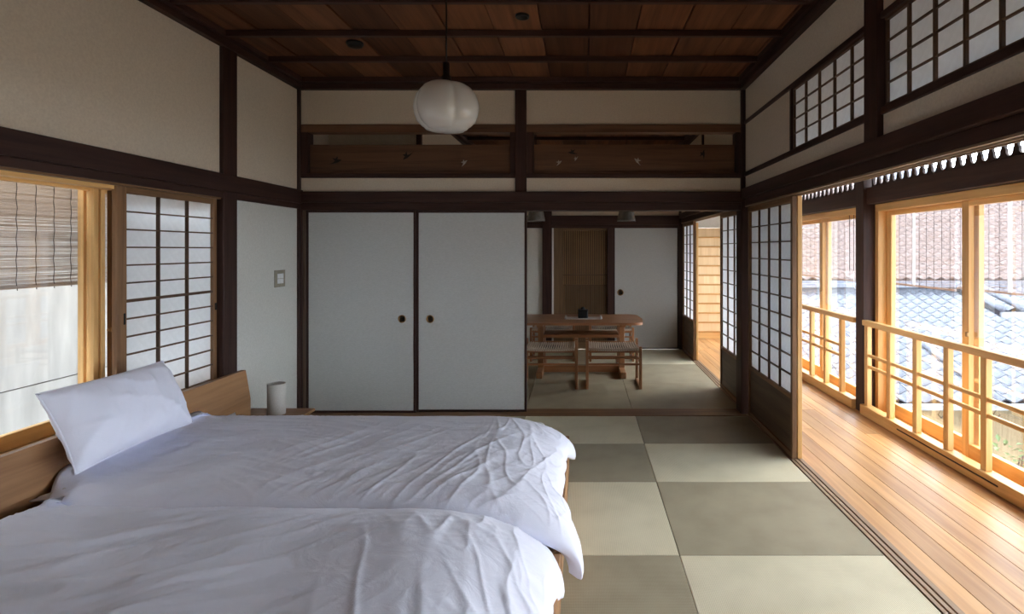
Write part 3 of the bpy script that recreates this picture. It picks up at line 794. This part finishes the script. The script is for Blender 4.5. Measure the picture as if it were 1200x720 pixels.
# ------------------------------------------------------------------ beds
def bed(label, y0, y1, hy0, hy1, label_h=None):
    b = empty('bed', (-1.1, (y0 + y1) / 2, 0), label, 'bed', 'low oak beds')
    # headboard reclined against the window wall
    bm = bmesh.new()
    prof = [(-2.205, .30), (-2.235, .417), (-2.216, .607), (-2.248, .610), (-2.268, .417), (-2.240, .30)]
    prof = [(-2.19, .12), (-2.19, .42), (-2.222, .605), (-2.252, .605), (-2.222, .42), (-2.222, .12)]
    a = [bm.verts.new((px + 2.2, hy0 - (hy0 + hy1) / 2, pz - .3)) for px, pz in prof]; c = [bm.verts.new((px + 2.2, (hy1 - hy0) / 2, pz - .3)) for px, pz in prof]
    for i in range(6): bm.faces.new((a[i], a[(i + 1) % 6], c[(i + 1) % 6], c[i]))
    bm.faces.new((a[0], a[1], a[4], a[5])); bm.faces.new((a[1], a[2], a[3], a[4]))
    bm.faces.new((c[0], c[1], c[4], c[5])); bm.faces.new((c[1], c[2], c[3], c[4]))
    finish(bm, 'headboard', oak('y'), b, (-2.2, (hy0 + hy1) / 2, .3))
    box('footboard', -.115, -.085, y0, y1, .02, .225, oak('y'), b, .003)
    box('side_rail', -2.19, -.115, y0 + .01, y0 + .04, .08, .20, oak('x'), b, .003)
    box('side_rail', -2.19, -.115, y1 - .04, y1 - .01, .08, .20, oak('x'), b, .003)
    box('slat_base', -2.18, -.12, y0 + .03, y1 - .03, .14, .17, oak('x'), b)
    for xx in (-2.18, -.18):
        for yy in (y0 + .005, y1 - .065): box('leg', xx, xx + .06, yy, yy + .06, 0, .14 if xx < -1 else .10, oak('z'), b, .003)
    m = empty('mattress', (-1.15, (y0 + y1) / 2, .17), None, None)
    return b, m
def mattress(y0, y1, label):
    bm = bmesh.new(); bm_box(bm, -1.02, .93, -(y1 - y0) / 2 + .035, (y1 - y0) / 2 - .035, 0, .17)
    bmesh.ops.bevel(bm, geom=bm.edges[:], offset=.055, segments=4, profile=.5, affect='EDGES')
    o = finish(bm, 'mattress', sheetm, None, (-1.15, (y0 + y1) / 2, .17), True)
    prop(o, label, 'mattress', 'mattresses in sheets')
FB0, FB1 = 2.13, 3.44
NB0, NB1 = .78, 2.11
for lab, a, b, ha, hb in (('far oak bed frame with reclined headboard reaching nightstand', FB0, FB1, 2.05, 3.60), ('near oak bed frame at the bottom of the picture', NB0, NB1, .7, 2.045)):
    bb, mm = bed(lab, a, b, ha, hb); bpy.data.objects.remove(mm)
mattress(FB0, FB1, 'mattress in grey-white sheet on the far bed'); mattress(NB0, NB1, 'mattress in grey-white sheet on the near bed')

def E(t):
    t = min(max(t, 0), 1); return math.sqrt(max(0, 1 - (1 - t) ** 2))
def SS(t):
    t = min(max(t, 0), 1); return t * t * (3 - 2 * t)
def fold(px, py, ang, freq, stretch, seed):
    c, s = math.cos(ang), math.sin(ang)
    u = (px * c + py * s) * freq; v = (-px * s + py * c) * freq / stretch
    n = noise.noise(Vector((u, v, seed)))
    return 1 - abs(n) * 2

def duvet(name, label, x0, x1, y0, y1, ztop, zside0, zside1, zhead, rx, ry0, ry1, zfoot, wr, nx=280, ny=190, bulge=None, headshift=0):
    bm = bmesh.new(); V = []
    cx, cy = (x0 + x1) / 2, (y0 + y1) / 2
    for i in range(nx + 1):
        s = i / nx
        # finer sampling at the foot
        s = 1 - (1 - s) ** 1.7
        row = []
        for j in range(ny + 1):
            t = j / ny; t = .5 - .5 * math.cos(math.pi * t) * (1 if True else 0)
            x = x0 + (x1 - x0) * s; y = y0 + (y1 - y0) * t
            df = (x1 - x) / rx; dh = (x - x0) / .16; d0 = (y - y0) / ry0; d1 = (y1 - y) / ry1
            ef = E(df); e0, e1, eh = E(d0), E(d1), E(dh)
            zf = zfoot(t); zhd = zhead(t) if callable(zhead) else zhead
            zs = (zside0 if t < .5 else zside1)
            z = ztop
            z = zs + (z - zs) * e0 * e1
            z = zf + (z - zf) * ef if z > zf else z
            z = zhd + (z - zhd) * eh if s < .3 else z
            puff = .009 * noise.noise(Vector((x * 2.1, y * 2.6, 3.3))) + .009 * noise.noise(Vector((x * 4, y * 6, 8.1)))
            z += puff * SS(d0 * .8) * SS(d1 * .8)
            z += wr(x, y, s, t)
            x -= (headshift * SS(t / .15) * max(0, 1 - s * 2.5) ** 2) if headshift else 0
            cxn = 0
            k = ((1 - e1) * .05 + (1 - e0) * .02) * s
            x2 = x - k + (bulge(t) * SS((s - .8) / .2) if bulge else 0)
            x2 += .014 * noise.noise(Vector((y * 11, z * 6, 1.7))) * SS((s - .88) / .12)
            y2 = y + .012 * noise.noise(Vector((x * 7, z * 6, 4.7))) * (1 - e0 * e1)
            row.append(bm.verts.new((x2 - cx, y2 - cy, z - .2)))
        V.append(row)
    for i in range(nx):
        for j in range(ny): bm.faces.new((V[i][j], V[i + 1][j], V[i + 1][j + 1], V[i][j + 1]))
    # hem folded under
    loop = [V[i][0] for i in range(nx + 1)] + [V[nx][j] for j in range(1, ny + 1)] + [V[i][ny] for i in range(nx - 1, -1, -1)] + [V[0][j] for j in range(ny - 1, 0, -1)]
    prev = loop
    for (sc, dz) in ((.997, -.018), (.985, -.03), (.955, -.028)):
        cur = [bm.verts.new((v.co.x * sc, v.co.y * sc, v.co.z + dz if sc == .997 else w_.co.z - (.0 if sc > .96 else -.012) )) for v, w_ in zip(loop, prev)]
        n = len(loop)
        for i in range(n): bm.faces.new((prev[i], prev[(i + 1) % n], cur[(i + 1) % n], cur[i]))
        prev = cur
    bmesh.ops.recalc_face_normals(bm, faces=bm.faces[:])
    o = finish(bm, name, duvetm, None, (cx, cy, .2), True)
    prop(o, label, 'duvet', 'white duvets')
    return o

def warp(x, y, k, seed):
    return (x + k * noise.noise(Vector((x * 1.8, y * 1.8, seed))), y + k * noise.noise(Vector((x * 2.2, y * 2.2, seed + 9))))
def crease(x, y, ang, freq, stretch, seed, p=6):
    return max(0.0, fold(x, y, ang, freq, stretch, seed)) ** p
def wr_far(x, y, s, t):
    m1 = SS(t / .06) * SS((1 - t) / .12)
    X, Y = warp(x, y, .09, 4.0)
    z = 0
    z += .011 * crease(X, Y, -.38, 8, 7, 2.0) * SS((.80 - t) / .35) * SS((s - .25) / .2)
    z += .007 * crease(X, Y, -.62, 14, 6, 6.0) * SS((.6 - t) / .3) * SS((s - .1) / .2)
    z += .007 * crease(X, Y, -1.0, 14, 5, 5.0) * SS((.45 - s) / .3)
    z += .008 * crease(X, Y, 1.35, 12, 7, 9.0) * SS((.6 - s) / .3)
    z += .009 * crease(X, Y, .15, 15, 5, 12.0) * SS((s - .72) / .15)
    z += .006 * crease(X, Y, 1.1, 20, 4, 15.0) * SS((s - .85) / .1)
    z += .004 * crease(X, Y, 1.5, 10, 9, 19.0, 3)
    return z * m1 * .45
def wr_near(x, y, s, t):
    m1 = SS(t / .05) * SS((1 - t) / .06)
    X, Y = warp(x, y, .10, 24.0)
    z = 0
    z += .024 * crease(X, Y, -1.2, 6.5, 7, 21.0, 4) * SS((.75 - s) / .4)
    z += .011 * crease(X, Y, -.95, 13.0, 6, 25.0) * SS((.9 - s) / .4)
    z += .005 * crease(X, Y, -1.4, 20.0, 6, 28.0) * SS((t - .6) / .3)
    z += .014 * crease(X, Y, .35, 9.0, 6, 31.0, 4) * SS((s - .62) / .2)
    z += .009 * crease(X, Y, .60, 17.0, 6, 37.0) * SS((s - .78) / .12)
    return z * m1 * .55
duvet('duvet', 'white duvet on the far bed beneath the standing pillow', -2.10, -.090, 2.10, 3.44, .440, .34, .27, lambda t: .375 + .11 * SS(t / .18) - .11 * SS((t - .72) / .2), .46, .16, .46, lambda t: .275 - .13 * (1 - SS(t / .20)) - .14 * SS((t - .65) / .3), wr_far, bulge=lambda t: .105 * (1 - SS(t / .28)) + .055 * SS((t - .60) / .3), headshift=.09)
duvet('duvet', 'white duvet on the near bed filling the lower left', -2.06, -.098, .74, 2.19, .462, .30, .27, .42, .50, .3, .36, lambda t: .24 - .12 * SS((t - .72) / .2), wr_near, 300, 190, bulge=lambda t: .035 * SS((t - .72) / .15) * (1 - .4 * SS((t - .9) / .1)))
# pillows
def pillow(label, centre, ax_u, ax_v, a, b, T, seed, mat=duvetm):
    ax_u = Vector(ax_u).normalized(); ax_v = Vector(ax_v); ax_v = (ax_v - ax_u * ax_v.dot(ax_u)).normalized(); n = ax_u.cross(ax_v)
    bm = bmesh.new(); N_ = 44; surf = []
    for sgn in (1, -1):
        g = []
        for i in range(N_ + 1):
            row = []
            for j in range(N_ + 1):
                u = math.sin((i / N_ - .5) * math.pi); v = math.sin((j / N_ - .5) * math.pi)
                pu = a * u * (1 - .055 * (1 - v * v)); pv = b * v * (1 - .07 * (1 - u * u))
                th = T * (max(0, 1 - abs(u) ** 3) ** .6) * (max(0, 1 - abs(v) ** 3) ** .6)
                th += (.024 * max(0, fold(pu, pv, .9, 8, 3, seed)) ** 4 + .02 * max(0, fold(pu, pv, -.5, 11, 4, seed + 3)) ** 4 + .012 * noise.noise(Vector((pu * 5, pv * 5, seed)))) * (1 - u ** 8) * (1 - v ** 8) * (.3 + .7 * max(abs(u), abs(v)))
                th = max(th, .003)
                sag = .03 * (1 - u * u)
                row.append(bm.verts.new(ax_u * pu + ax_v * pv + n * (sgn * th - .02 * u * u)))
            g.append(row)
        surf.append(g)
        for i in range(N_):
            for j in range(N_): bm.faces.new((g[i][j], g[i + 1][j], g[i + 1][j + 1], g[i][j + 1]))
    bmesh.ops.remove_doubles(bm, verts=bm.verts[:], dist=.0071)
    o = finish(bm, 'pillow', mat, None, centre, True)
    # hem piping: a thin flange round the seam
    prop(o, label, 'pillow', 'pillows on the far bed')
    def edge(u, v):
        return Vector(centre) + ax_u * (a * 1.004 * u * (1 - .055 * (1 - v * v))) + ax_v * (b * 1.004 * v * (1 - .07 * (1 - u * u))) - n * .02 * u * u
    K = 20; ring = [edge(-1 + 2 * k / K, -1) for k in range(K)] + [edge(1, -1 + 2 * k / K) for k in range(K)] + [edge(1 - 2 * k / K, 1) for k in range(K)] + [edge(-1, 1 - 2 * k / K) for k in range(K + 1)]
    tube('seam_piping', ring, .004, mat, o, 6)
    return o
# corners measured from the photograph: bottom edge near x=-2.05, top edge leaning back on the headboard
c00, c10, c01, c11 = Vector((-2.04, 2.27, .480)), Vector((-2.05, 2.86, .525)), Vector((-2.21, 2.23, .835)), Vector((-2.19, 2.85, .79))
ctr = (c00 + c10 + c01 + c11) / 4
pillow('white pillow standing upright against the far headboard', ctr, (c10 - c00) + (c11 - c01), (c01 - c00) + (c11 - c10), .330, .180, .095, 2.2)
pillow('flat pillow lying beneath the standing pillow', (-2.085, 2.49, .382), (0, 1, 0), (1, 0, 0), .325, .105, .042, 9.2, sheetm)

# nightstand and lamp
ns = empty('nightstand', (-2.15, 3.78, 0), 'low oak nightstand between headboard and wall corner', 'nightstand')
box('top', -2.38, -1.925, 3.62, 3.93, .238, .258, oak('x'), ns, .003)
box('body', -2.36, -1.96, 3.64, 3.91, .03, .238, oak('x'), ns, .003)
box('drawer', -1.962, -1.95, 3.65, 3.90, .05, .21, oak('y'), ns, .002)
for xx in (-2.35, -2.0):
    for yy in (3.65, 3.87): box('leg', xx, xx + .03, yy, yy + .03, 0, .03, oak('z'), ns)
lp = empty('table_lamp', (-2.12, 3.78, .258), 'small cylindrical linen lamp standing on the nightstand', 'lamp')
lathe('lamp_shade', [(.054, .003), (.058, .003), (.058, .215), (.0555, .215), (.0545, .02), (.0, .02)], linen, lp, (-2.12, 3.78, .258), 40)
lathe('lamp_base', [(0, 0), (.05, 0), (.05, .006), (0, .006)], whitec, lp, (-2.12, 3.78, .258), 32)

# light switch
sw = empty('light_switch', (XL, 4.36, 1.165), 'square light switch with pale frame on the left wall', 'switch')
box('frame', XL, XL + .006, 4.285, 4.435, 1.10, 1.235, noisy('switch_frame', (.30, .27, .20), (.36, .32, .25), 30, .5), sw, .002)
for i in range(2):
    for k in range(2):
        box('rocker', XL + .006, XL + .010, 4.318 + i * .044, 4.318 + i * .044 + .041, 1.128 + k * .041, 1.128 + k * .041 + .038, whitec, sw, .0015)

# ------------------------------------------------------------------ pendant over the beds
pl = empty('pendant_lamp', (-.747, 2.99, 2.84), 'opal glass lobed pendant lamp hanging on black cord', 'lamp')
C0 = (-.747, 2.99, 2.187)
tube('cord', [(-.747, 2.99, 2.84), (-.747, 2.99, 2.40)], .0045, black, pl, 8)
lathe('socket', [(0, .235), (.018, .235), (.018, .165), (.026, .16), (.028, .14), (.060, .122), (.062, .112), (0, .112)], black, pl, C0, 24)
def lobe(a, z):
    t = (a - math.radians(-105)) / (math.pi / 2)
    f = t - math.floor(t + .5)          # 0 at a lobe's middle
    return 1 - .13 * (abs(f) * 2) ** 3
prof = [(.056, .118), (.075, .120), (.105, .112), (.138, .092), (.164, .058), (.177, .018), (.180, -.012), (.174, -.05), (.158, -.088), (.134, -.112), (.128, -.114), (.112, -.130), (.085, -.137), (.045, -.140), (0, -.141)]
lathe('glass_shade', prof, opal, pl, C0, 96, lobe)
lathe('ceiling_rose', [(0, 0), (.04, 0), (.045, -.03), (0, -.032)], black, pl, (-.747, 2.99, 2.84), 24)

dl = lathe('downlight', [(0, .004), (.030, .004), (.034, -.006), (.042, -.008), (.043, 0.0), (0.043, .008)], black, None, (-.372, 3.357, ZC - .007), 28)
prop(dl, 'small round black downlight recessed in the ceiling', 'downlight')
sd = lathe('smoke_detector', [(0, .002), (.056, .002), (.058, -.012), (.045, -.03), (.02, -.034), (0, -.034)], black, None, (-1.586, 3.80, ZC), 28)
prop(sd, 'dark round detector on the ceiling left of the pendant', 'detector')

# ------------------------------------------------------------------ dining table, stools and lamps
tb = empty('dining_table', (-.02, 6.35, 0), 'low oak dining table with rounded end in the far room', 'table')
def slab(name, x0, x1, y0, y1, z0, z1, bow, r, mat, parent):
    bm = bmesh.new(); pts = []
    K = 8
    def arc(cx, cy, a0, a1): return [(cx + r * math.cos(a0 + (a1 - a0) * k / K), cy + r * math.sin(a0 + (a1 - a0) * k / K)) for k in range(K + 1)]
    pts += arc(x1 - r, y0 + r, -math.pi / 2, -.15); pts += [(x1 + bow, (y0 + y1) / 2)]; pts += arc(x1 - r, y1 - r, .15, math.pi / 2)
    pts += arc(x0 + r, y1 - r, math.pi / 2, math.pi - .15); pts += [(x0 - bow, (y0 + y1) / 2)]; pts += arc(x0 + r, y0 + r, math.pi + .15, 1.5 * math.pi)
    cx, cy, cz = (x0 + x1) / 2, (y0 + y1) / 2, (z0 + z1) / 2
    a = [bm.verts.new((p - cx, q - cy, z0 - cz)) for p, q in pts]; b = [bm.verts.new((p - cx, q - cy, z1 - cz)) for p, q in pts]; n = len(pts)
    bm.faces.new(a[::-1]); f = bm.faces.new(b)
    for i in range(n): bm.faces.new((a[i], a[(i + 1) % n], b[(i + 1) % n], b[i]))
    bmesh.ops.bevel(bm, geom=list(f.edges), offset=.006, segments=2, affect='EDGES')
    return finish(bm, name, mat, parent, (cx, cy, cz))
slab('table_top', -.74, .66, 5.93, 6.74, .574, .60, .03, .10, tablew('x'), tb)
for xx in (-.505, .405):
    box('leg', xx, xx + .065, 6.14, 6.22, .07, .574, tablew('z'), tb, .004)
    box('leg', xx, xx + .065, 6.42, 6.50, .07, .574, tablew('z'), tb, .004)
    box('foot', xx, xx + .065, 5.90, 6.74, 0, .07, tablew('y'), tb, .006)
    box('top_bearer', xx, xx + .065, 5.99, 6.68, .545, .574, tablew('y'), tb, .004)
box('stretcher', -.44, .405, 6.17, 6.20, .012, .085, tablew('x'), tb, .004)
box('under_shelf', -.44, .405, 6.08, 6.41, .415, .45, tablew('x'), tb, .004)

def stool(label, x0, x1, y0, y1, inner, back=False):
    """woven stool on sled legs; inner = 'l' or 'r' names the taller post side"""
    s = empty('dining_stool', ((x0 + x1) / 2, (y0 + y1) / 2, 0), label, 'stool', 'woven stools at the dining table')
    t = .028
    for xx, side in ((x0, 'l'), (x1 - t, 'r')):
        hz = .485 if side == inner else .425
        box('leg', xx, xx + t, y0, y0 + t, 0, hz, tablew('z'), s, .003)
        box('leg', xx, xx + t, y1 - t, y1, 0, .45, tablew('z'), s, .003)
        box('runner', xx, xx + t, y0 + t, y1 - t, 0, .025, tablew('y'), s, .003)
        box('side_rail', xx + .004, xx + t - .004, y0 + t, y1 - t, .355, .385, tablew('y'), s, .003)
        box('side_rail', xx + .006, xx + t - .006, y0 + t, y1 - t, .255, .275, tablew('y'), s, .003)
    for yy in (y0 + .006, y1 - t + .004):
        box('rail', x0 + t, x1 - t, yy, yy + .018, .300, .318, tablew('x'), s, .003)
        box('rail', x0 + t, x1 - t, yy, yy + .018, .238, .258, tablew('x'), s, .003)
        box('seat_rail', x0 + t, x1 - t, yy, yy + .018, .365, .385, tablew('x'), s, .003)
    # woven seat: sagging slab of cords, each running front to back
    n = 22; me = None; bm = bmesh.new(); wdt = (x1 - x0 - 2 * t) / n
    L_ = y1 - y0 - .01
    K = 6; rings = []
    for k in range(K + 1):
        f = k / K; yy = -L_ / 2 + L_ * f; sag = .010 * math.sin(math.pi * f)
        rings.append([bm.verts.new((c * wdt * .45, yy, sn * .013 - sag)) for c, sn in ((-1, -1), (-1, .3), (-.4, 1), (.4, 1), (1, .3), (1, -1))])
    for a, b in zip(rings, rings[1:]):
        for i in range(6): bm.faces.new((a[i], a[(i + 1) % 6], b[(i + 1) % 6], b[i]))
    bm.faces.new(rings[0]); bm.faces.new(rings[-1])
    bmesh.ops.recalc_face_normals(bm, faces=bm.faces[:])
    me = bpy.data.meshes.new('seat_cord'); bm.to_mesh(me); bm.free(); me.materials.append(cordw)
    seat = box('seat', x0 + t, x1 - t, y0 + .01, y1 - .01, .368, .392, cordm, s)
    for i in range(n):
        u = (i + .5) / n
        put('seat_cord', me, None, seat, (x0 + t + (i + .5) * wdt, (y0 + y1) / 2, .402 - .010 * math.sin(math.pi * u)))
    return s
stool('woven stool at the near right of the dining table', .030, .592, 5.46, 5.87, 'l')
stool('woven stool at the near left of the dining table', -.615, -.052, 5.46, 5.87, 'r')
stool('woven stool behind the right end of dining table', .08, .64, 6.80, 7.21, 'l')
stool('woven stool behind the left end of dining table', -.66, -.10, 6.80, 7.21, 'r')

tr = empty('tray', (.005, 6.34, .6), 'small white tray on the dining table', 'tray')
box('tray_plate', -.20, .21, 6.24, 6.44, .600, .606, whitec, tr, .002)
for xx in (-.20, .21): tube('rolled_end', [(xx, 6.24, .613), (xx, 6.44, .613)], .012, whitec, tr, 10)
vz = empty('incense_box', (.002, 6.34, .606), 'square black box with knob on the white tray', 'box')
box('body', -.055, .058, 6.285, 6.395, .607, .69, black, vz, .006)
box('lid', -.058, .061, 6.282, 6.398, .69, .702, black, vz, .003)
lathe('knob', [(0, 0), (.02, 0), (.026, .012), (.016, .028), (0, .03)], black, vz, (.002, 6.34, .702), 20)

for i, (px, lab) in enumerate(((628, 'left smoked glass pendant shade over the dining table'), (734, 'right smoked glass pendant shade over the dining table'))):
    D = 6.3; X = (px - 683) * D / F
    p = empty('dining_pendant', (X, D, 2.84), lab, 'lamp', 'smoked pendants over the dining table')
    tube('cord', [(X, D, 2.84), (X, D, 1.93)], .004, black, p, 8)
    m_ = noisy('dark_grey_glass_%d' % i, (.13, .12, .105), (.20, .185, .165), 25, .12, .1, spec=.9)
    lathe('shade', [(.022, .20), (.066, .19), (.072, .17), (.108, .012), (.108, .0), (.102, .0), (.067, .165), (.02, .19), (.022, .20)], m_, p, (X, D, 1.725), 36)
    lathe('bulb', [(0, .05), (.022, .06), (.028, .085), (.018, .115), (.012, .15), (0, .15)], whitec, p, (X, D, 1.73), 20)
